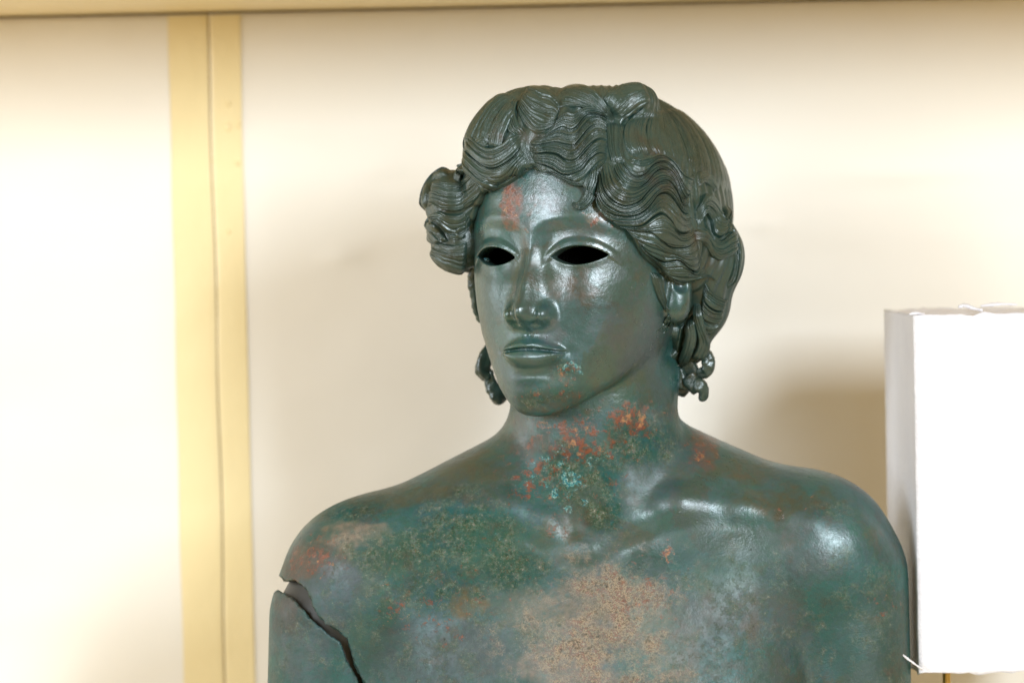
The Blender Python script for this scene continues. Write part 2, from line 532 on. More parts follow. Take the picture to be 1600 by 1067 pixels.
        rcol = ramp(n, l, noise(n, l, co, 120, 4, 0.6, 0, (0, 3, 2)), [(0.35, (0.085, 0.034, 0.020)), (0.47, (0.22, 0.060, 0.020)), (0.55, (0.13, 0.045, 0.036)), (0.64, (0.38, 0.17, 0.07))])
        base = mixc(n, l, mth(n, l, 'MULTIPLY', red, 0.85), base, rcol)
        # turquoise flecks
        n5 = noise(n, l, co, 120, 8, 0.72, 0.1, (2, 7, 9))
        tq = mth(n, l, 'MULTIPLY', ramp(n, l, mth(n, l, 'ADD', n5, mth(n, l, 'MULTIPLY', A, 0.235)), [(0.70, (0, 0, 0)), (0.76, (1, 1, 1))]), ramp(n, l, A, [(0.02, (0, 0, 0)), (0.3, (1, 1, 1))]))
        base = mixc(n, l, mth(n, l, 'MULTIPLY', tq, 0.85), base, ramp(n, l, speck, [(0.4, (0.02, 0.13, 0.18)), (0.52, (0.09, 0.27, 0.24)), (0.6, (0.30, 0.42, 0.40))]))
        enc = mth(n, l, 'MAXIMUM', crust, tan)
        bump_h = mth(n, l, 'ADD', bump_h, mth(n, l, 'MULTIPLY', mth(n, l, 'MULTIPLY', mth(n, l, 'MULTIPLY', enc, mth(n, l, 'MAXIMUM', R, Gc)), noise(n, l, co, 420, 5, 0.8)), 3.2))
        bump_h = mth(n, l, 'ADD', bump_h, mth(n, l, 'MULTIPLY', red, 0.25))
        rough_extra = enc
        # scattered brown patches all over
        br = ramp(n, l, noise(n, l, co, 20, 9, 0.76, 0.2, (4, 4, 4)), [(0.56, (0, 0, 0)), (0.66, (0.75, 0.75, 0.75))])
        base = mixc(n, l, mth(n, l, 'MULTIPLY', br, 0.6), base, (0.085, 0.060, 0.038))
    if not hair:
        fl_ = noise(n, l, co, 520, 4, 0.75, 0, (6, 1, 3))
        flm = mth(n, l, 'MULTIPLY', ramp(n, l, fl_, [(0.60, (0, 0, 0)), (0.66, (1, 1, 1))]), mth(n, l, 'ADD', mth(n, l, 'MULTIPLY', enc, 0.75), 0.06))
        base = mixc(n, l, flm, base, ramp(n, l, fine, [(0.4, (0.20, 0.26, 0.20)), (0.6, (0.36, 0.32, 0.24))]))
        dk = mth(n, l, 'MULTIPLY', ramp(n, l, noise(n, l, co, 150, 6, 0.8, 0, (9, 9, 3)), [(0.56, (0, 0, 0)), (0.64, (1, 1, 1))]), mth(n, l, 'ADD', mth(n, l, 'MULTIPLY', enc, 0.35), 0.22))
        base = mixc(n, l, dk, base, (0.022, 0.026, 0.020))
    # pits
    vor = n.new('ShaderNodeTexVoronoi'); vor.inputs['Scale'].default_value = 95
    l.new(co, vor.inputs['Vector'])
    pit = ramp(n, l, vor.outputs['Distance'], [(0.03, (1, 1, 1)), (0.10, (0, 0, 0))])
    pit = mth(n, l, 'MULTIPLY', pit, ramp(n, l, mid, [(0.52, (0, 0, 0)), (0.58, (1, 1, 1))]))
    bump_h = mth(n, l, 'SUBTRACT', bump_h, mth(n, l, 'MULTIPLY', pit, 0.8))
    base = mixc(n, l, mth(n, l, 'MULTIPLY', pit, 0.6), base, (0.012, 0.014, 0.012))
    l.new(base, bs.inputs['Base Color'])
    rg = ramp(n, l, mth(n, l, 'ADD', mth(n, l, 'MULTIPLY', mid, 0.6), mth(n, l, 'MULTIPLY', fine, 0.4)), [(0.35, (0.22 if not hair else 0.26,) * 3), (0.65, (0.42 if not hair else 0.46,) * 3)])
    if rough_extra is not None:
        rg = mth(n, l, 'ADD', rg, mth(n, l, 'ADD', mth(n, l, 'MULTIPLY', rough_extra, 0.10), mth(n, l, 'MULTIPLY', R, 0.50)))
    l.new(rg, bs.inputs['Roughness'])
    if rough_extra is not None:
        l.new(mth(n, l, 'SUBTRACT', mth(n, l, 'ADD', 0.85, mth(n, l, 'MULTIPLY', Gc, 0.5)), mth(n, l, 'MULTIPLY', mth(n, l, 'MAXIMUM', R, mth(n, l, 'MULTIPLY', enc, 0.6)), 1.5), True), bs.inputs['Specular IOR Level'])
    bs.inputs['Metallic'].default_value = 0.1
    bs.inputs['IOR'].default_value = 1.6
    if hair: bs.inputs['Specular IOR Level'].default_value = 0.7
    bp = n.new('ShaderNodeBump'); bp.inputs['Strength'].default_value = 0.45 if not hair else 0.8; bp.inputs['Distance'].default_value = 0.0011
    l.new(bump_h, bp.inputs['Height']); l.new(bp.outputs[0], bs.inputs['Normal'])
    return m
M_body = bronze("patinated_bronze")
M_hair = bronze("dark_patinated_bronze", hair=True)

# ------------------------------------------------------------------ statue
statue = bpy.data.objects.new("bronze_statue", None); C.objects.link(statue)
foot = to_world((UP * CUTY + np.array([120, 60, 0]) * 1.0)[None])[0]
statue.location = foot
tag(statue, "green patinated bronze statue of a youth with wavy hair, hollow eyes and a cracked shoulder", "statue")
def place(o):           # keep world coordinates under the parent Empty
    o.matrix_parent_inverse = Matrix.Translation(-Vector(foot))
    return o

# patina regions: (px, py, radius x, radius y, weight) per channel, found on the front surface
PAT = {
 0: [(640,860,160,66,.60),(720,830,130,66,.72),(700,910,120,66,.66),(760,960,90,50,.40),(560,800,80,30,.6),(910,750,80,70,.75),(1000,690,70,60,.65),(850,760,60,40,.5),(740,880,120,70,.5),(860,620,70,30,.55),(940,800,40,40,.9),(800,890,90,50,.7),(1290,800,60,40,.35),(600,960,50,60,.5),(880,575,26,20,.55),(1080,830,90,50,.2)],
 1: [(960,930,110,60,1.0),(920,1010,130,70,.95),(1010,1010,70,50,.8),(830,985,70,50,.7),(560,840,60,35,.5),(960,1060,130,30,.9),(750,930,70,40,.35),(900,870,70,30,.45),(1000,850,60,30,.35),(850,300,50,40,.25),(945,335,30,20,.4)],
 2: [(800,318,24,38,1.1),(940,340,34,18,.7),(835,360,50,14,.4),(985,655,50,34,1.0),(900,690,90,50,.9),(840,740,70,55,.75),(960,760,60,40,.4),(700,960,120,60,.4),(1000,930,80,60,.5),(1095,700,24,30,.9),(500,870,45,40,.8),(470,880,40,30,.7),(620,940,30,60,.5),(860,610,60,22,.55),(885,580,22,22,.8),(1035,860,30,22,.8),(970,900,120,70,.35),(740,870,160,60,.3),(1380,940,30,30,.5),(820,930,60,50,.3),(740,430,14,26,.4),(870,820,60,30,.5),(1240,790,60,20,.35),(840,870,50,20,.4)],
 3: [(890,750,56,58,.86),(890,575,22,18,1.0),(850,740,50,40,.7),(925,720,20,16,.9),(800,780,60,30,.4),(760,830,110,40,.35),(860,610,40,20,.3)],
}
BR, OL, BG, GN = (.10,.060,.036), (.064,.064,.034), (.068,.088,.100), (.050,.105,.070)
TN, TL, GY, RD = (.27,.20,.145), (.030,.072,.062), (.066,.074,.070), (.20,.075,.045)
TONE = [(505,870,50,42,BR,.9),(468,892,26,26,BR,.8),(560,835,62,18,TN,.7),(528,925,46,60,BG,.8),(620,772,120,24,OL,.85),(740,735,60,30,OL,.7),
 (700,860,160,52,GN,.65),(585,965,40,70,GN,.55),(790,870,90,50,GN,.55),(690,1015,120,60,(.034,.052,.054),.8),(735,942,30,20,(.13,.085,.028),.8),
 (840,955,80,45,(.10,.10,.062),.5),(930,950,130,42,TN,.45),(880,1040,90,36,(.26,.185,.14),.6),(1040,1010,60,60,TN,.35),(1098,702,26,32,(.13,.050,.026),.9),
 (1230,785,95,24,OL,.8),(1150,735,70,20,OL,.6),(1010,765,55,45,BG,.6),(1065,715,40,40,BG,.5),(1100,850,120,50,TL,.6),(1165,955,90,50,GY,.6),(1130,905,60,30,GN,.5),
 (1350,1000,70,80,TL,.8),(1240,1010,45,80,(.075,.070,.060),.5),(1260,870,45,40,BG,.5),(860,700,45,22,BR,.5),(818,690,26,45,(.075,.050,.045),.6),(1015,660,45,25,BR,.4),
 (1000,520,55,60,(.055,.062,.068),.6),(905,610,90,36,GN,.6),(760,470,24,90,TL,.6),(800,320,22,38,RD,.95),(945,340,32,14,TN,.6),(852,312,30,34,(.13,.125,.14),.6),
 (895,455,48,24,(.13,.11,.10),.55),(868,628,50,18,(.09,.065,.040),.7),(1000,400,40,30,TL,.5),(900,365,60,14,(.10,.065,.055),.4),(860,520,30,16,(.10,.11,.12),.5),(480,1030,40,60,BG,.7),(450,960,25,40,(.06,.052,.046),.7),
 (1090,1000,60,60,(.05,.056,.052),.5),(940,700,60,30,(.07,.10,.07),.5),(905,760,45,40,(.10,.13,.10),.4)]
def tone(P):
    k = FD / (FD + P[:, 1])
    x = P[:, 0] * k + 800; y = 533.5 - P[:, 2] * k
    out = np.zeros((len(P), 4))
    ok = np.where((P[:, 1] < 60) & (y > 250) & (y < 1200))[0]
    x, y = x[ok], y[ok]; Q_ = P[ok]
    x = x + 16 * vnoise(Q_ / 22.0) + 9 * vnoise(Q_ / 9.0); y = y + 16 * vnoise(Q_ / 22.0 + 40) + 9 * vnoise(Q_ / 9.0 + 40)
    nn = 0.75 + 0.5 * vnoise(Q_ / 6.0 + 7)
    col = np.zeros((len(ok), 3)); al = np.zeros(len(ok))
    for (cx, cy, rx, ry, c, w_) in TONE:
        q = np.sqrt(((x - cx) / rx) ** 2 + ((y - cy) / ry) ** 2)
        a_ = sst(1.15, 0.65, q) * w_ * np.clip(nn, 0, 1)
        col = col * (1 - a_[:, None]) + np.array(c) * a_[:, None]; al = al + (1 - al) * a_
    out[ok, :3] = col / np.maximum(al, 1e-4)[:, None]; out[ok, 3] = al
    return out
def patina(P):
    k = FD / (FD + P[:, 1])
    x = P[:, 0] * k + 800; y = 533.5 - P[:, 2] * k
    fr = (P[:, 1] < 40).astype(float)
    out = np.zeros((len(P), 4))
    wob = vnoise(P / 26.0) * 0.35 + vnoise(P / 9.0 + 5) * 0.2
    for c, L in PAT.items():
        for (cx, cy, rx, ry, w) in L:
            q = ((x - cx) / rx) ** 2 + ((y - cy) / ry) ** 2
            q = np.exp(-np.clip(q * (1 + wob), 0, 30)) * w * fr
            out[:, c] = np.maximum(out[:, c], q)
    tor = sst(800, 900, y) * (0.30 + 0.12 * wob) + 0.02
    out[:, 0] = np.maximum(out[:, 0], tor)
    out[:, 2] = np.maximum(out[:, 2], 0.03)
    return np.clip(out, 0, 1)

def Znz(px): return 533.5 - px
lo = (-400, -300, Znz(1345)); hi = (645, 330, Znz(150))
P, Q = extract(F_body, lo, hi, 6.0)
print("body coarse", len(P), round(time.time() - T0, 1))
P = newton(F_body, P, 1)
P, Q = subdivide(P, Q)
P = newton(F_body, P, 2)
def refine(F, P, Q, sel, levels):
    """split the selected faces; the rim keeps its place so that the surface stays closed"""
    for lv in range(levels):
        Qs = Q[sel]; Qr = Q[~sel]
        ids = np.unique(Qs); n0 = len(ids)
        inv = np.full(len(P), -1); inv[ids] = np.arange(n0)
        if lv == 0:
            shared = np.zeros(len(P), bool); shared[np.unique(Qr)] = True
        q = inv[Qs]; sh = shared[ids]
        Pf, Qf = subdivide(P[ids], q)
        e = np.sort(np.concatenate([q[:, [0, 1]], q[:, [1, 2]], q[:, [2, 3]], q[:, [3, 0]]]), 1)
        uk, first = np.unique(e[:, 0] * (n0 + 1) + e[:, 1], return_index=True)
        ee = e[first]
        fixed = np.zeros(len(Pf), bool); fixed[:n0] = sh
        fixed[n0:n0 + len(ee)] = sh[ee[:, 0]] & sh[ee[:, 1]]
        mv = ~fixed
        Pf[mv] = newton(F, Pf[mv], 2 if lv == levels - 1 else 1, 3.0)
        nb = len(P)
        newid = np.concatenate([ids, nb + np.arange(len(Pf) - n0)])
        P = np.concatenate([P, Pf[n0:]]); P[ids] = Pf[:n0]
        Q = np.concatenate([Qr, newid[Qf]])
        sel = np.concatenate([np.zeros(len(Qr), bool), np.ones(len(Qf), bool)])
        shared = np.concatenate([shared, fixed[n0:]])
    return P, Q
cen = P[Q].mean(1)
u, v, w = uvw(cen)
face = (w > -275) & (w < 140) & (v > 20) & (np.abs(u) < 152)
P, Q = refine(F_body, P, Q, face, 2)
cen = P[Q].mean(1)
x = cen[:, 0] + 800; y = 533.5 - cen[:, 2]
zone = (x < 600) & (y > 870) & (y < 1110) & (np.abs(crack_side(cen, CR1, 0.05)) < 14)
P, Q = refine(F_body, P, Q, zone, 1)
print("body verts", len(P), round(time.time() - T0, 1))
body = place(link_mesh("body", to_world(P), Q, M_body, statue, attrs={"patina": patina(P), "tone": tone(P)}))
M_in = bpy.data.materials.new("hollow_shade_black")  # dark oxidised interior, blackened so the hollow's shade is in the colour
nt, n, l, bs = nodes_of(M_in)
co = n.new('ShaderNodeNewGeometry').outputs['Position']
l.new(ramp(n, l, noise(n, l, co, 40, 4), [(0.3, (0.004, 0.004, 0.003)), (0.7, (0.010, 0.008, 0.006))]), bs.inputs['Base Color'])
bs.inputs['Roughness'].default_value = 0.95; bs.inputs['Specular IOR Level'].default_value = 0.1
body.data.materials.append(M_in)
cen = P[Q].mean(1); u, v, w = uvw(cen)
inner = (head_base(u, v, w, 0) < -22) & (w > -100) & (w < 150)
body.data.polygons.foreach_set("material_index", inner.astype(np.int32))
# arm fragment
P, Q = extract(F_armfrag, (-405, -80, Znz(1345)), (-205, 200, Znz(890)), 5.0)
P = newton(F_armfrag, P, 1); P, Q = subdivide(P, Q); P = newton(F_armfrag, P, 2)
o = place(link_mesh("broken_arm", to_world(P), Q, M_body, statue, attrs={"patina": patina(P), "tone": tone(P)}))
o['label'] = "upper arm piece below the jagged crack"
# smooth inner sleeve seen through the gap
def F_sleeve(P):
    f = smin(cap(P, ARM_L0, ARM_L1, 84, 77), ell(P, S(562, 920, 20), (98, 90, 118)), 18)
    return np.maximum(np.abs(f) - 4, -(P @ UP - CUTY))
P, Q = extract(F_sleeve, (-400, -80, Znz(1345)), (-130, 200, Znz(780)), 6.0)
P = newton(F_sleeve, P, 2)
M_sleeve = bpy.data.materials.new("grey_inner_metal")
nt, n, l, bs = nodes_of(M_sleeve)
co = n.new('ShaderNodeNewGeometry').outputs['Position']
l.new(ramp(n, l, noise(n, l, co, 30, 5), [(0.3, (0.024, 0.024, 0.020)), (0.7, (0.06, 0.058, 0.05))]), bs.inputs['Base Color'])
bs.inputs['Roughness'].default_value = 0.5
place(link_mesh("inner_sleeve", to_world(P), Q, M_sleeve, statue))
print("arm", round(time.time() - T0, 1))

# ------------------------------------------------------------------ hair mass
ROLLP = [((118,118,84),24),((148,62,44),32),((160,-5,14),42),((156,-90,0),74),((100,-170,-15),72),((0,-200,-20),70)]
def F_hairmass(P, full=True):
    u, v, w = uvw(P)
    L = np.stack([u, v, w], 1)
    f = ell(L, (0, -72, 74), (204, 248, 198))
    LM = np.stack([np.abs(u), v, w], 1)
    for (a, ra), (b, rb) in zip(ROLLP[:-1], ROLLP[1:]):
        f = smin(f, cap(LM, a, b, ra, rb), 18)
    f = smin(f, ell(P, S(842, 250, -50), (118, 100, 114)), 16)
    oval = (1 - np.sqrt((u / 150) ** 2 + ((w + 60) / 192) ** 2)) * 150
    oval = np.minimum(oval, v - 10)
    f = smax(f, oval, 8)
    f = smax(f, np.minimum(-w - 60, v + 60) , 14)          # nothing under the ears in front
    f = smin(f, ell(P, S(1096, 462, 25), (46, 66, 68)), 14)
    f = smin(f, ell(P, S(1080, 500, 40), (34, 60, 70)), 14)
    f = smin(f, ell(P, S(708, 320, -14), (44, 56, 53)), 10)
    f = smin(f, ell(P, S(718, 374, 0), (45, 50, 48)), 6)
    f = smin(f, ell(P, S(838, 175, -98), (29, 30, 33)), 10)
    f = smin(f, ell(P, S(990, 162, -50), (38, 50, 31)), 18)
    f = smin(f, ell(P, S(935, 165, -70), (54, 50, 30)), 20)
    return f
crown_c = S(1022, 158, -40)
def F_hairmesh(P):
    # combed strands over the back and crown, running out from the crown point
    f = F_hairmass(P)
    u, v, w = uvw(P)
    du, dv = u - 20, v + 60
    az = np.arctan2(dv, du); rad = np.hypot(du, dv)
    f = np.maximum(f, -(head_base(u, v, w, 0) + 22))
    r = np.sin(az * 58 + 2.2 * np.sin(w / 26.0 + az * 3) + 1.5 * np.sin(rad / 22.0))
    return f - 1.3 * r * sst(30, 80, rad)
P, Q = extract(F_hairmass, (-170, -190, Znz(575)), (390, 320, Znz(112)), 6.0)
P = newton(F_hairmass, P, 1); P, Q = subdivide(P, Q); P, Q = subdivide(P, Q)
P = newton(F_hairmesh, P, 2)
hair = place(link_mesh("hair", to_world(P), Q, M_hair, statue))
hair.data.materials.append(M_in)  # same painted darkness for hair faces inside the skull
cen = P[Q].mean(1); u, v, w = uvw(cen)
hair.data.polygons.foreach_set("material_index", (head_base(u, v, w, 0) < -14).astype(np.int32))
print("hair mass", len(P), round(time.time() - T0, 1))

def F_scalp(P):
    u, v, w = uvw(P)
    f = F_hairmass(P)
    g = head_base(u, v, w, 0)
    return smin(f, g - 1, 4)
def F_scalp_ear(P):
    return np.minimum(F_scalp(P), ear_sdf(P))

def spline(pts, n):
    p = np.array(pts, float)
    p = np.concatenate([[2 * p[0] - p[1]], p, [2 * p[-1] - p[-2]]])
    seg = len(p) - 3
    d = np.linalg.norm(np.diff(p[1:-1], axis=0), axis=1); cum = np.concatenate([[0], np.cumsum(d)]); cum /= cum[-1]
    t = np.linspace(0, 1, n)
    i = np.clip(np.searchsorted(cum, t, side='right') - 1, 0, seg - 1)
    f = (t - cum[i]) / (cum[i + 1] - cum[i] + 1e-9)
    f = f[:, None]
    p0, p1, p2, p3 = p[i], p[i + 1], p[i + 2], p[i + 3]
    return 0.5 * ((2 * p1) + (-p0 + p2) * f + (2 * p0 - 5 * p1 + 4 * p2 - p3) * f ** 2 + (-p0 + 3 * p1 - 3 * p2 + p3) * f ** 3)

def lock(A, B, nr, lift=5, bulge=5, ridge=4.4, F=F_scalp, under=4, ends=(1, 1), wav=0.0, fine=1.0):
    nr = int(round(nr * 1.35)); ridge *= 0.8
    la = max(np.abs(np.diff(np.array(A, float), axis=0)).sum(), np.abs(np.diff(np.array(B, float), axis=0)).sum())
    nt_ = int(max(16, la / 1.7)); ns_ = int(max(10, nr * 9))
    a = spline(A, nt_); b = spline(B, nt_)
    # overshoot the rails a little so that neighbouring locks overlap
    s = np.linspace(-0.06, 1.06, ns_)
    sg = np.clip((s + 0.06) / 1.12, 0, 1)
    lift = lift * 0.5; bulge = bulge * 0.8; under = 3
    g = a[:, None, :] * (1 - s)[None, :, None] + b[:, None, :] * s[None, :, None]
    ph = rng.random(8) * 6.28
    tt = np.linspace(0, 1, nt_)
    # strands wander slightly
    sw = sg[None, :] + 0.018 * np.sin(tt * 9 + ph[0])[:, None] * np.sin(sg * 7 + ph[1])[None, :] + 0.012 * np.sin(tt * 21 + ph[2])[:, None] * np.sin(sg * 17 + ph[3])[None, :]
    x = sw * nr
    wd = 0.28 * np.sin(x * 1.9 + ph[4]) + 0.18 * np.sin(x * 3.1 + ph[5])
    x = x + wd
    fr_ = x - np.floor(x)
    rid = (1 - np.abs(2 * fr_ - 1) ** 2.6)
    hgt = 0.75 + 0.45 * np.sin(np.floor(x) * 2.4 + ph[6])
    x2 = x * 2.6 + 0.4 * np.sin(x * 2)
    rid2 = 1 - np.abs(2 * (x2 - np.floor(x2)) - 1) ** 1.7
    H = lift - 1 + bulge * np.sqrt(np.clip(1 - (2 * sg - 1) ** 2, 0, 1))[None, :] ** 1.2 + ridge * rid * hgt + fine * 0.9 * rid2
    edge = np.minimum(sst(0, 0.10, sg), sst(1, 0.90, sg))[None, :]
    e0 = sst(0, 0.20, tt) if ends[0] else np.ones(nt_)
    e1 = sst(1, 0.80, tt) if ends[1] else np.ones(nt_)
    m = edge * (e0 * e1)[:, None]
    H = -under + (H + under) * m
    gx = g.reshape(-1, 2)
    # coarse trace then interpolate normals
    P = trace(F, gx[:, 0], gx[:, 1])
    _, N = grad(F, P, 3.0)
    # smooth the base field so that the ridges, not the mass, carry the detail
    Pg = P.reshape(nt_, ns_, 3); Ng = N.reshape(nt_, ns_, 3)
    for _ in range(6):
        Pg[1:-1] = (Pg[:-2] + Pg[2:] + 2 * Pg[1:-1]) / 4
        Pg[:, 1:-1] = (Pg[:, :-2] + Pg[:, 2:] + 2 * Pg[:, 1:-1]) / 4
        Ng[1:-1] = (Ng[:-2] + Ng[2:] + 2 * Ng[1:-1]) / 4
        Ng[:, 1:-1] = (Ng[:, :-2] + Ng[:, 2:] + 2 * Ng[:, 1:-1]) / 4
    Ng /= np.linalg.norm(Ng, axis=2)[..., None] + 1e-9
    V = (Pg + Ng * H[..., None]).reshape(-1, 3)
    i = np.arange(nt_ - 1)[:, None] * ns_ + np.arange(ns_ - 1)[None]
    Qd = np.stack([i, i + 1, i + ns_ + 1, i + ns_], -1).reshape(-1, 4)
    return place(link_mesh("hair_lock", to_world(V), Qd, M_hair, statue))

FL_A=[(834,262),(816,274),(795,288),(775,296),(758,293),(742,279),(728,266),(714,250)]
FL_B=[(818,216),(809,240),(790,256),(772,263),(756,258),(742,246),(730,234),(720,220)]
FL_C=[(813,206),(798,216),(784,227),(768,232),(753,226),(740,213),(730,200)]
UL_A=[(810,150),(786,172),(772,194),(766,216),(762,240)]; UL_B=[(812,172),(801,188),(794,204),(788,220),(786,246)]
FR1=[(830,266),(850,270),(868,277),(884,286),(900,292),(914,290),(926,278),(938,262),(952,250)]
FR1b=[(826,254),(848,257),(866,263),(880,271),(894,273),(909,267),(921,252),(936,242),(957,240)]
FR2b=[(822,236),(838,241),(856,241),(872,245),(886,255),(900,254),(913,241),(927,226),(941,220),(962,222)]
FR3b=[(818,217),(834,228),(850,227),(868,225),(882,229),(896,232),(908,218),(922,203),(938,199),(962,208)]
FR4b=[(836,207),(850,213),(866,206),(878,201),(890,206),(900,201),(908,190),(920,180),(937,180),(960,196)]
R1a=[(980,236),(994,251),(1010,246),(1030,242),(1047,254),(1062,272),(1078,276),(1096,268)]
R1b=[(970,238),(974,262),(986,278),(1002,276),(1018,260),(1035,258),(1050,272),(1063,298),(1074,306),(1088,290)]
R2b=[(957,242),(961,274),(972,293),(991,298),(1007,287),(1020,271),(1034,268),(1048,281),(1056,303),(1066,312),(1078,304),(1090,300)]
R3b=[(938,246),(938,276),(945,298),(958,313),(976,321),(995,317),(1009,302),(1023,288),(1038,286),(1050,298),(1060,318),(1075,321),(1090,312)]
R4b=[(930,262),(934,296),(944,319),(961,332),(980,336),(999,333),(1014,322),(1025,307),(1037,303),(1048,312),(1058,328),(1070,335),(1080,331),(1090,322)]
R5b=[(926,300),(944,328),(962,344),(982,350),(1002,350),(1018,340),(1030,336),(1042,346),(1050,360),(1062,366),(1080,362),(1092,350)]
R6b=[(958,345),(982,356),(1004,360),(1020,362),(1032,374),(1046,384),(1068,386),(1084,378),(1096,366)]
R7b=[(990,362),(1004,380),(1018,396),(1036,406),(1060,404),(1076,418),(1090,422),(1104,412)]
R8b=[(994,378),(1006,402),(1024,416),(1046,430),(1070,441),(1092,434),(1110,431),(1122,444),(1128,452)]
S1A=[(1082,372),(1100,382),(1109,398),(1122,407),(1140,401),(1160,390)]
S1B=[(1082,350),(1100,362),(1112,375),(1124,378),(1140,366),(1160,358)]
lock(FL_A, FL_B, 6, 8, 5)
lock(FL_B, FL_C, 4, 7, 5)
lock(UL_A, UL_B, 3, 6, 6, 2.2)
lock([(800,138),(765,160),(742,188),(728,214),(724,242)], UL_A, 6, 4, 5, 2.0)
lock([(786,134),(752,156),(728,188),(718,222),(716,248)], [(800,138),(765,160),(742,188),(728,214),(724,242)], 3, 1, 3, 1.8)
lock([(764,206),(748,214),(736,226),(722,240)], [(770,226),(756,234),(744,238),(730,246)], 3, 6, 4, 2.0)
lock([(796,150),(790,178),(794,204),(808,216)], [(814,150),(806,176),(812,196),(824,212)], 4, 3, 4, 3.0)
lock([(760,222),(764,205),(772,192),(786,178)], [(782,222),(784,208),(790,196),(800,184)], 3, 4, 4, 3.0)
lock([(942,184),(948,210),(950,236),(957,262)], [(980,188),(973,212),(972,236),(980,264)], 5, 2, 3, 3.0)
lock([(810,210),(811,232),(819,250),(830,266)], [(828,208),(828,232),(832,248),(840,264)], 3, -2, 2, 2.0)
# knot above the parting
lock([(811,150),(810,176),(822,200),(842,209),(864,200),(874,184)], [(816,144),(836,136),(858,140),(871,152),(874,164),(876,178)], 9, 4, 4, 3.0)
lock(FR4b, [(862,200),(872,186),(884,178),(896,180),(906,172),(920,166),(940,170),(960,190)], 4, 5, 4)
lock(FR3b, FR4b, 5, 6, 5)
lock(FR2b, FR3b, 5, 6, 5)
lock(FR1b, FR2b, 5, 7, 5)
lock(FR1, FR1b, 4, 8, 5)
# smooth bands over the top and the wing of the bow
lock([(866,166),(890,168),(915,170),(940,180),(960,200)], [(864,132),(895,130),(925,140),(945,160),(964,194)], 7, 3, 5, 1.4)
lock([(964,200),(985,182),(1004,168),(1024,156)], [(936,160),(956,140),(985,131),(1014,133)], 7, 3, 6, 1.3)
lock([(1014,162),(985,184),(973,208),(979,234),(994,250)], [(1024,164),(1010,195),(1012,225),(1026,246)], 5, 3, 4, 1.5)
lock([(1024,164),(1010,195),(1012,225),(1026,246)], [(1032,162),(1055,195),(1070,230),(1078,268)], 6, 2, 3, 1.1)
lock([(1032,162),(1055,195),(1070,230),(1078,268)], [(1036,158),(1080,195),(1105,240),(1115,300)], 6, 2, 3, 1.1)
lock([(1036,158),(1080,195),(1105,240),(1115,300)], [(1040,154),(1096,190),(1131,250),(1149,325)], 6, 2, 2, 1.1)
# big waves of the near side
lock(R1b, R1a, 5, 7, 6)
lock(R2b, R1b, 5, 9, 5)
lock(R3b, R2b, 5, 10, 5)
lock(R4b, R3b, 5, 10, 5)
lock(R5b, R4b, 5, 9, 5)
lock(R6b, R5b, 4, 8, 5)
lock(R7b, R6b, 5, 8, 5)
lock(R8b, R7b, 5, 9, 6)
lock([(938,242),(934,272),(932,298),(926,316),(914,328),(900,327),(888,317)], [(915,270),(914,286),(913,302),(908,313),(901,317),(896,315),(894,312)], 5, 14, 6, 3.4)
lock(S1A, S1B, 5, 7, 5)
lock([(1086,340),(1092,318),(1102,303),(1114,309),(1121,327),(1127,345),(1131,330),(1131,310)], [(1092,362),(1095,342),(1101,333),(1108,345),(1114,366),(1125,371),(1137,358),(1142,312)], 5, 6, 6)
lock([(1090,300),(1098,286),(1108,290),(1118,304)], [(1080,276),(1094,268),(1110,272),(1128,300)], 3, 3, 3, 1.6)
lock([(1124,372),(1140,354),(1150,370),(1153,400),(1149,434),(1134,460)], [(1120,405),(1134,392),(1146,386),(1148,410),(1142,436),(1128,452)], 6, 1, 2.5)
lock([(1100,440),(1112,456),(1125,466),(1140,468)], [(1094,462),(1105,478),(1118,486),(1134,484)], 4, 4, 5)
lock([(1094,462),(1105,478),(1118,486),(1134,484)], [(1092,490),(1102,500),(1114,504),(1128,498)], 4, 4, 5)
lock([(1092,490),(1102,500),(1114,504),(1126,498)], [(1092,512),(1100,520),(1108,523),(1118,510)], 3, 4, 4)
# in front of and below the ear
lock([(1014,418),(1021,448),(1031,474),(1047,494)], [(1034,422),(1034,450),(1040,472),(1052,490)], 4, 3, 4, 3.0, F=F_body)
def F_beh(P):
    return np.minimum(F_scalp_ear(P), F_body0(P))
lock([(1056,502),(1050,530),(1048,562)], [(1072,500),(1068,525),(1062,570)], 3, 10, 7, 2.4, F=F_beh)
lock([(1072,496),(1074,520),(1067,552),(1056,577)], [(1086,482),(1088,520),(1081,552),(1068,576)], 2, 14, 8, 2.4, F=F_beh)
lock([(1083,470),(1088,515),(1087,540),(1074,566)], [(1094,470),(1102,510),(1102,540),(1088,568)], 3, 14, 8, 2.4, F=F_beh)
# left side bun
lock([(714,262),(700,260),(686,260),(665,270),(655,292),(653,315),(660,340)], [(708,276),(696,276),(678,281),(671,297),(668,315),(666,334)], 3, 4, 5)
lock([(738,262),(722,284),(702,287),(684,285),(671,296)], [(754,298),(740,318),(718,330),(696,329),(675,320),(662,332)], 7, 6, 5)
lock([(742,320),(720,334),(700,335),(686,330),(672,336),(662,346)], [(738,350),(722,372),(706,374),(693,354),(680,344),(668,350)], 5, 6, 5)
lock([(736,344),(716,349),(707,360),(717,374),(732,371)], [(730,355),(721,357),(718,362),(722,367),(730,363)], 3, 8, 4)
lock([(654,340),(661,362),(672,378),(688,383)], [(670,344),(681,350),(691,362),(702,380)], 4, 4, 5)
lock([(672,377),(690,381),(712,383),(736,374)], [(668,390),(688,413),(710,425),(734,436)], 6, 4, 5)
lock([(718,252),(714,266),(706,278)], [(730,262),(724,276),(716,288)], 2, 8, 5)
print("locks", round(time.time() - T0, 1))

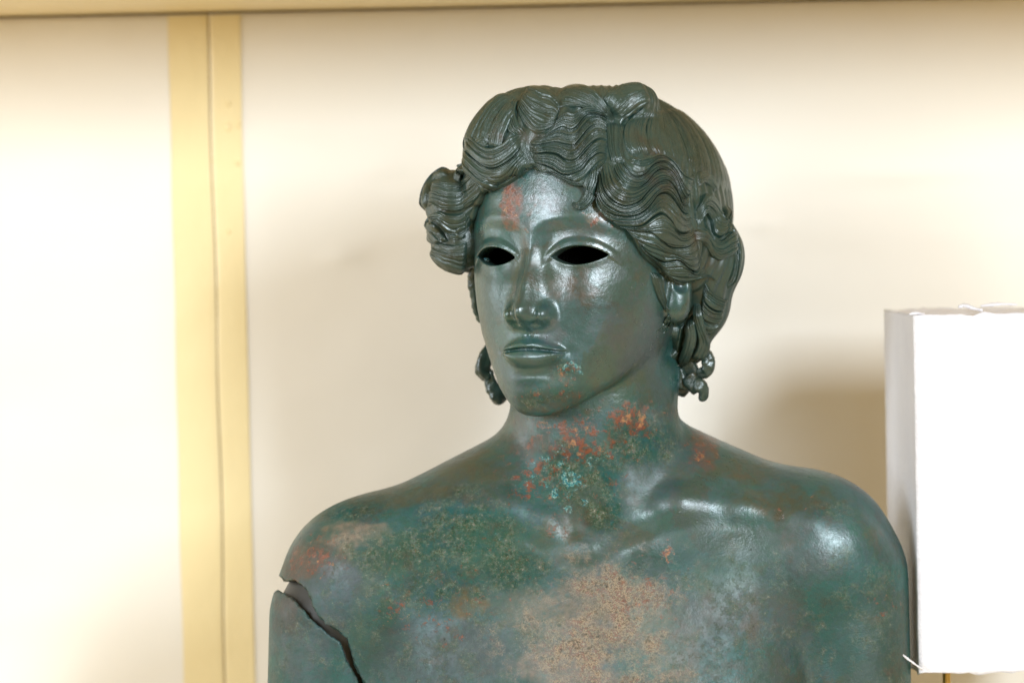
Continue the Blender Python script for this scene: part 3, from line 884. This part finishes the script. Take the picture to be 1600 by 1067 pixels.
# hanging curls: tapered lumpy tubes
def tube(name, pts, rad, seg=20, lump=0.20, mat=M_hair):
    pts = np.array(pts, float); rad = np.array(rad, float)
    n_ = 60
    c = spline(np.concatenate([pts, rad[:, None]], 1), n_)
    r = c[:, 3]; c = c[:, :3]
    t = np.gradient(c, axis=0); t /= np.linalg.norm(t, axis=1)[:, None]
    ref = np.array([0.3, -1, 0.2]); a = np.cross(t, ref); a /= np.linalg.norm(a, axis=1)[:, None]
    b = np.cross(t, a)
    th = np.linspace(0, 2 * np.pi, seg, endpoint=False)
    k = np.linspace(0, 1, n_)
    capf = np.sqrt(np.clip(1 - np.clip((np.abs(2 * k - 1) - 0.86) / 0.14, 0, 1) ** 2, 0.0004, 1))
    rr = r * capf
    tw = np.linspace(0, 5.0, n_)
    R = rr[:, None] * (1 + lump * np.sin(3 * th[None, :] + tw[:, None]) + 0.05 * np.sin(8 * th[None, :] + tw[:, None] * 2))
    V = c[:, None] + R[..., None] * (a[:, None] * np.cos(th)[None, :, None] + b[:, None] * np.sin(th)[None, :, None])
    V = V.reshape(-1, 3)
    V = V + (fbm(V / 8.0, 3) * 2.6)[:, None] * np.array([0.5, 0.5, 0.5])
    i = np.arange(n_ - 1)[:, None] * seg; j = np.arange(seg)[None]; j2 = (j + 1) % seg
    Qd = np.stack([i + j, i + j2, i + seg + j2, i + seg + j], -1).reshape(-1, 4)
    return place(link_mesh(name, to_world(V), Qd, mat, statue))
for q_ in ([(1046,492),(1036,507),(1025,520)], [(1049,495),(1041,508),(1031,521)], [(1052,499),(1045,510),(1037,521)]):
    tp = trace(F_body, [a_[0] for a_ in q_], [a_[1] for a_ in q_])
    tube("hair_strand", list(tp), [2.2, 2.6, 1.4], seg=10, lump=0.05)
tube("hair_curl", [S(1068,555,30), S(1076,580,36), S(1066,602,40), S(1058,618,40)], [14, 15, 13, 9])
tube("hair_curl", [S(1086,548,30), S(1100,552,26), S(1106,566,24), S(1102,580,26), S(1088,582,30)], [8, 9, 10, 9, 7])
tube("hair_curl", [S(1076,586,20), S(1084,600,14), S(1094,604,10), S(1099,614,12), S(1097,627,14)], [12, 12, 11, 8, 5])
tube("hair_curl", [S(1060,575,30), S(1064,595,26), S(1078,604,24), S(1090,612,26)], [10, 11, 9, 7])
tube("hair_curl", [S(790,500,110), S(768,540,95), S(757,560,90), S(754,578,92), S(768,592,95)], [8, 8, 11, 12, 9])
tube("hair_curl", [S(764,578,92), S(767,600,95), S(776,616,98), S(783,632,100)], [7, 9, 13, 9])
tube("hair_curl", [S(742,415,50), S(737,436,60), S(740,460,66), S(744,486,72), S(751,505,76)], [6, 6, 6, 5, 4], lump=0.05)
# loose corroded lump left in the far eye socket
q = HP(-106, 112, -13)
tube("corrosion_lump", [q + [-6, 0, 8], q, q + [7, 0, -7]], [6, 9, 6], mat=M_body)
print("statue done", round(time.time() - T0, 1))

# ------------------------------------------------------------------ setting
def paint_mat(name, col, rough=0.5, bump=0.15, scale=25, tint=None, spec=0.5):
    m = bpy.data.materials.new(name)
    nt, n, l, bs = nodes_of(m)
    co = n.new('ShaderNodeNewGeometry').outputs['Position']
    a = noise(n, l, co, scale * 0.12, 4, 0.5); b = noise(n, l, co, scale, 5, 0.6)
    c2 = tuple(x * 0.93 for x in col) if tint is None else tint
    l.new(ramp(n, l, a, [(0.35, col), (0.7, c2)]), bs.inputs['Base Color'])
    bs.inputs['Roughness'].default_value = rough
    bs.inputs['Specular IOR Level'].default_value = spec
    bp = n.new('ShaderNodeBump'); bp.inputs['Strength'].default_value = bump; bp.inputs['Distance'].default_value = 0.01
    l.new(b, bp.inputs['Height']); l.new(bp.outputs[0], bs.inputs['Normal'])
    return m
M_wall = paint_mat("cream_painted_board", (0.86, 0.82, 0.745), 0.6, 0.10, 9, (0.84, 0.78, 0.67))
M_tape = paint_mat("yellowed_tape", (0.88, 0.75, 0.44), 0.35, 0.2, 14, (0.84, 0.69, 0.38), 0.5)
M_seam = paint_mat("dark_seam", (0.30, 0.22, 0.11), 0.8, 0.1, 30)
def boxmesh(name, x0, x1, y0, y1, z0, z1, mat, parent=None, bev=0.0):
    import bmesh
    bm = bmesh.new()
    bmesh.ops.create_cube(bm, size=1)
    for v in bm.verts:
        v.co = Vector(((x0 + x1) / 2 + v.co.x * (x1 - x0), (y0 + y1) / 2 + v.co.y * (y1 - y0), (z0 + z1) / 2 + v.co.z * (z1 - z0)))
    if bev:
        bmesh.ops.bevel(bm, geom=bm.edges[:], offset=bev, segments=3, affect='EDGES', profile=0.5)
    me = bpy.data.meshes.new(name); bm.to_mesh(me); bm.free()
    me.materials.append(mat)
    o = bpy.data.objects.new(name, me); C.objects.link(o)
    if parent: o.parent = parent
    return o
WY = 0.33                                   # wall plane behind the statue
def wall_at(px, py, Y=WY):                  # where the line of sight meets the wall
    d = _M @ np.array([(px - 800), (533.5 - py), -FD])
    t = (Y - CAMLOC.y) / d[1]
    return np.array(CAMLOC) + d * t
seam_x = wall_at(337, 533)[0]
top_z = wall_at(600, 13)[2]
FLOOR = float(to_world((UP * CUTY)[None])[0][2])
DENTS = [(533, 402, 0.010, 0.006, 0.004), (470, 200, 0.03, 0.008, 0.002), (1420, 270, 0.06, 0.008, 0.002), (610, 285, 0.02, 0.008, -0.002), (1190, 352, 0.012, 0.006, 0.003), (150, 260, 0.05, 0.02, 0.002), (230, 150, 0.03, 0.01, -0.002)]
def wall_y(x, z):
    Pn = np.stack([x * 3.2, z * 3.2, np.zeros(len(x))], 1)
    Y = WY + 0.0022 * fbm(Pn + 3.1, 3) + 0.0007 * fbm(Pn * 6 + 9, 2) + 0.0006 * fbm(Pn * np.array([1.5, 9, 1]) + 4, 3)
    for (px_, py_, sx_, sz_, a_) in DENTS:
        wp = wall_at(px_, py_)
        Y = Y - a_ * np.exp(-((x - wp[0]) / sx_) ** 2 - ((z - wp[2]) / sz_) ** 2)
    return Y
def wavy_panel(name, x0, x1, z0, z1):
    nx, nz = 220, 130
    X, Z = np.meshgrid(np.linspace(x0, x1, nx), np.linspace(z0, z1, nz), indexing='ij')
    Y = wall_y(X.ravel(), Z.ravel())
    Vf = np.stack([X.ravel(), Y, Z.ravel()], 1)
    Vb = Vf.copy(); Vb[:, 1] = WY + 0.03
    i = np.arange(nx - 1)[:, None] * nz + np.arange(nz - 1)[None]
    f = np.stack([i, i + nz, i + nz + 1, i + 1], -1).reshape(-1, 4)
    b = f[:, ::-1] + len(Vf)
    N = len(Vf); side = []
    for r in range(nz - 1):
        side.append((r, r + 1, N + r + 1, N + r)); a = (nx - 1) * nz
        side.append((a + r, N + a + r, N + a + r + 1, a + r + 1))
    for c in range(nx - 1):
        side.append((c * nz, N + c * nz, N + (c + 1) * nz, (c + 1) * nz)); a = nz - 1
        side.append((c * nz + a, (c + 1) * nz + a, N + (c + 1) * nz + a, N + c * nz + a))
    return np.concatenate([Vf, Vb]), np.concatenate([f, b, np.array(side)])
wall = bpy.data.objects.new("wall", None); C.objects.link(wall); wall.location = (0, WY, FLOOR)
tag(wall, kind='structure')
for (x0, x1) in ((-2.2, seam_x - 0.0008), (seam_x + 0.0008, 2.6)):
    V_, Q_ = wavy_panel("panel", x0, x1, FLOOR, top_z - 0.002)
    o = link_mesh("wall_panel", V_, Q_, M_wall, wall)
    o.matrix_parent_inverse = Matrix.Translation(-Vector(wall.location))
o = boxmesh("backing_board", -2.2, 2.6, WY + 0.031, WY + 0.05, FLOOR, top_z, M_seam, wall)
o.matrix_parent_inverse = Matrix.Translation(-Vector(wall.location))
# tape over the joint, with a crease along its middle and small bubbles
a0 = wall_at(262, 20)[0]; a1 = wall_at(375, 20)[0]; b0 = wall_at(288, 1060)[0]; b1 = wall_at(398, 1060)[0]
za = wall_at(320, 20)[2]; zb = wall_at(340, 1060)[2]
nx, nz = 56, 240
sx = np.linspace(0, 1, nx); sz = np.linspace(0, 1, nz)
SX, SZ = np.meshgrid(sx, sz, indexing='ij')
Zt = top_z - 0.003 + (FLOOR + 0.002 - top_z + 0.003) * SZ
kz = (za - Zt) / (za - zb)
wob = 0.0005 * np.sin(Zt * 9) + 0.0003 * np.sin(Zt * 43)
X0 = a0 + (b0 - a0) * kz + wob; X1 = a1 + (b1 - a1) * kz - wob * 0.5
XX = X0 + (X1 - X0) * SX
mid = seam_x + 0.0015 * np.sin(Zt * 5 + 1) + 0.0006 * np.sin(Zt * 30)
crease = -0.0010 * np.exp(-((XX - mid) / 0.0016) ** 2)
pn = np.stack([XX.ravel() * 40, Zt.ravel() * 20, np.zeros(XX.size)], 1)
YY = wall_y(XX.ravel(), Zt.ravel()).reshape(XX.shape) - 0.0012 - crease * 0.6 - 0.0002 * fbm(pn, 3).reshape(XX.shape)
Vt = np.stack([XX.ravel(), YY.ravel(), Zt.ravel()], 1)
Vb = Vt.copy(); Vb[:, 1] += 0.0012
i = np.arange(nx - 1)[:, None] * nz + np.arange(nz - 1)[None]
f = np.stack([i, i + 1, i + nz + 1, i + nz], -1).reshape(-1, 4)
tape = link_mesh("tape_strip", np.concatenate([Vt, Vb]), np.concatenate([f, f[:, ::-1] + len(Vt)]), M_tape)
tag(tape, "tall yellowed strip of adhesive tape over the wall joint, left of the statue", "tape")
# dark hairline where the two panels meet under the tape
def curve_strip(name, xs, zs, y, wd, mat, parent):
    V = []; Qd = []
    ys = y if hasattr(y, '__len__') else [y] * len(xs)
    for i_, (x, z, y) in enumerate(zip(xs, zs, ys)):
        for (dx, dy) in ((-wd, 0), (0, -wd * 0.7), (wd, 0), (0, wd * 0.7)):
            V.append((x + dx, y + dy, z))
        if i_:
            a = (i_ - 1) * 4; b = i_ * 4
            for k in range(4): Qd.append((a + k, a + (k + 1) % 4, b + (k + 1) % 4, b + k))
    return link_mesh(name, V, Qd, mat, parent)
zz = np.linspace(top_z - 0.004, FLOOR + 0.003, 160)
xx = seam_x + 0.0015 * np.sin(zz * 5 + 1) + 0.0006 * np.sin(zz * 30)
cr = curve_strip("crease", xx, zz, wall_y(xx, zz) - 0.0008, 0.0007, M_seam, None)
cr.parent = tape
for (px, py, r) in ((356,199,5),(373,196,3),(357,163,3),(371,255,3),(357,362,2.5)):
    wpt = wall_at(px, py)
    import bmesh
    bm = bmesh.new(); bmesh.ops.create_icosphere(bm, subdivisions=3, radius=1)
    for v in bm.verts:
        v.co = Vector((wpt[0] + v.co.x * r * 0.0006, wall_y(wpt[0:1], wpt[2:3])[0] - 0.0014 + v.co.y * 0.0015, wpt[2] + v.co.z * r * 0.0008))
    me = bpy.data.meshes.new("tape_bubble"); bm.to_mesh(me); bm.free()
    for p_ in me.polygons: p_.use_smooth = True
    me.materials.append(M_tape)
    bo = bpy.data.objects.new("tape_bubble", me); C.objects.link(bo); bo.parent = tape
# board overhead: front edge seen at the very top
M_board = paint_mat("tan_board", (0.80, 0.66, 0.40), 0.5, 0.1, 9, (0.74, 0.60, 0.34))
cb = boxmesh("ceiling_board", -2.2, 2.6, WY - 0.34, WY + 0.05, top_z, top_z + 0.45, M_board)
tag(cb, kind='structure')
cs_ = curve_strip("joint_shadow_gap", np.linspace(-1.6, 1.8, 160), top_z - 0.0012 + 0.0006 * np.sin(np.linspace(0, 60, 160)), WY - 0.006, 0.0009, M_seam, None)
cs_.parent = cb
fl = boxmesh("floor", -2.2, 2.6, -0.6, WY + 0.05, FLOOR - 0.04, FLOOR - 0.0005, M_board)
tag(fl, kind='structure')

# ------------------------------------------------------------------ foam block on a brass pin
M_foam = bpy.data.materials.new("white_foam")
nt, n, l, bs = nodes_of(M_foam)
co = n.new('ShaderNodeNewGeometry').outputs['Position']
vo = n.new('ShaderNodeTexVoronoi'); vo.inputs['Scale'].default_value = 420; l.new(co, vo.inputs['Vector'])
l.new(ramp(n, l, noise(n, l, co, 20, 4), [(0.3, (0.74, 0.725, 0.76)), (0.7, (0.79, 0.775, 0.80))]), bs.inputs['Base Color'])
bs.inputs['Roughness'].default_value = 0.7
bs.inputs['Subsurface Weight'].default_value = 0.25
bs.inputs['Subsurface Radius'].default_value = (0.01, 0.01, 0.01)
bp = n.new('ShaderNodeBump'); bp.inputs['Strength'].default_value = 0.3; bp.inputs['Distance'].default_value = 0.001
l.new(mth(n, l, 'ADD', vo.outputs['Distance'], noise(n, l, co, 90, 3)), bp.inputs['Height']); l.new(bp.outputs[0], bs.inputs['Normal'])
foam = bpy.data.objects.new("foam_block", None); C.objects.link(foam)
# the eight corners from the picture; front face a little nearer than the statue's shoulder
YF, YB = -30.0, 330.0
ftl = S(1427, 494, YF); fbl = S(1437, 1056, YF)
btl = S(1381, 488, YB)
W0 = to_world(ftl[None])[0]
W1 = to_world(fbl[None])[0]
W2 = to_world(btl[None])[0]
bx0 = W0[0]; bz1 = W0[2]; bz0 = W1[2]; by0 = W0[1]; by1 = W2[1]; bskew = (W2[0] - W0[0])
bx1 = bx0 + 0.17
foam.location = (bx0 + 0.085, (by0 + by1) / 2, bz0)
tag(foam, "tall white foam block with rough cut edges at the statue's shoulder", "foam block")
def foam_box():
    nx, ny, nz = 40, 40, 120
    V = []; idx = {}; Fs = []
    def vid(i, j, k):
        if (i, j, k) not in idx:
            idx[(i, j, k)] = len(V); V.append((i / nx, j / ny, k / nz))
        return idx[(i, j, k)]
    for i in range(nx):
        for k in range(nz):
            Fs.append([vid(i, 0, k), vid(i + 1, 0, k), vid(i + 1, 0, k + 1), vid(i, 0, k + 1)])
            Fs.append([vid(i, ny, k), vid(i, ny, k + 1), vid(i + 1, ny, k + 1), vid(i + 1, ny, k)])
    for j in range(ny):
        for k in range(nz):
            Fs.append([vid(0, j, k), vid(0, j, k + 1), vid(0, j + 1, k + 1), vid(0, j + 1, k)])
            Fs.append([vid(nx, j, k), vid(nx, j + 1, k), vid(nx, j + 1, k + 1), vid(nx, j, k + 1)])
    for i in range(nx):
        for j in range(ny):
            Fs.append([vid(i, j, 0), vid(i, j + 1, 0), vid(i + 1, j + 1, 0), vid(i + 1, j, 0)])
            Fs.append([vid(i, j, nz), vid(i + 1, j, nz), vid(i + 1, j + 1, nz), vid(i, j + 1, nz)])
    V = np.array(V)
    s = V.copy()
    X = bx0 + s[:, 0] * (bx1 - bx0) + bskew * s[:, 1]
    Y = by0 + s[:, 1] * (by1 - by0)
    Z = bz0 + s[:, 2] * (bz1 - bz0)
    Pn = np.stack([X, Y, Z], 1)
    jit = fbm(Pn * 120, 3); jit2 = fbm(Pn * 30 + 4, 3)
    atz = (s[:, 2] == 0) | (s[:, 2] == 1)
    Z = Z + np.where(s[:, 2] == 1, 0.0016, 0.0022) * (jit + 0.6 * jit2) * atz
    Y = Y + np.where(s[:, 1] == 0, 0.0004 * jit, 0)
    X = X + np.where(s[:, 0] == 0, 0.0003 * jit, 0)
    return np.stack([X, Y, Z], 1), np.array(Fs)
V_, Q_ = foam_box()
IB = Matrix.Translation(-Vector(foam.location))
o = link_mesh("block", V_, Q_, M_foam, foam, smooth=False); o.matrix_parent_inverse = IB
def scrap(name, pts, wd, th):
    # a torn strip of foam: ribbon with uneven width, real thickness
    pts = np.array(pts, float); n_ = 24
    c = spline(pts, n_)
    V = []; Qd = []
    t = np.gradient(c, axis=0); t /= np.linalg.norm(t, axis=1)[:, None]
    up_ = np.array([0, -0.4, 1.0]); sd = np.cross(t, up_); sd /= np.linalg.norm(sd, axis=1)[:, None]
    nn = np.cross(sd, t)
    for i_ in range(n_):
        k = i_ / (n_ - 1); r = wd * (0.45 + 0.55 * math.sin(math.pi * min(1, k * 1.2 + .1))) * random.uniform(.8, 1.2) * (0.3 if i_ in (0, n_ - 1) else 1)
        h = th * random.uniform(.7, 1.3) * (0.3 if i_ in (0, n_ - 1) else 1)
        for a_ in range(6):
            q_ = a_ / 6 * 2 * math.pi
            V.append(c[i_] + sd[i_] * r * math.cos(q_) + nn[i_] * h * math.sin(q_))
        if i_:
            a = (i_ - 1) * 6; b = i_ * 6
            for k2 in range(6): Qd.append((a + k2, a + (k2 + 1) % 6, b + (k2 + 1) % 6, b + k2))
    o = link_mesh(name, np.array(V), Qd, M_foam, foam); o.matrix_parent_inverse = IB
    return o
scrap("torn_sliver", [SW(1404,1018,-36), SW(1416,1027,-34), SW(1428,1036,-31), SW(1442,1046,-24)], 0.0012, 0.0009)
scrap("torn_flake", [SW(1497,480,60), SW(1508,477,60), SW(1522,482,50), SW(1536,485,40)], 0.0028, 0.0012)
scrap("torn_flake", [SW(1532,478,90), SW(1560,475,90), SW(1590,476,80)], 0.0025, 0.001)
scrap("torn_flake", [SW(1420,491,-20), SW(1432,489,-15), SW(1445,491,0)], 0.002, 0.001)
M_brass = bpy.data.materials.new("brass")
nt, n, l, bs = nodes_of(M_brass)
co = n.new('ShaderNodeNewGeometry').outputs['Position']
l.new(ramp(n, l, noise(n, l, co, 60, 4), [(0.3, (0.62, 0.44, 0.14)), (0.7, (0.45, 0.30, 0.10))]), bs.inputs['Base Color'])
bs.inputs['Metallic'].default_value = 1.0; bs.inputs['Roughness'].default_value = 0.3
import bmesh
bm = bmesh.new()
pz = SW(1479, 1060, 60)
for (r, z0, z1) in ((0.0032, FLOOR, bz0 - 0.001), (0.02, FLOOR + 0.0005, FLOOR + 0.006), (0.0045, bz0 - 0.004, bz0 - 0.0012)):
    bmesh.ops.create_cone(bm, cap_ends=True, segments=28, radius1=r, radius2=r, depth=z1 - z0,
                          matrix=Matrix.Translation((pz[0], pz[1], (z0 + z1) / 2)))
me = bpy.data.meshes.new("support_pin"); bm.to_mesh(me); bm.free(); me.materials.append(M_brass)
o = bpy.data.objects.new("support_pin", me); C.objects.link(o)
tag(o, "thin brass pin under the white foam block", "support pin")
print("script", round(time.time() - T0, 1))
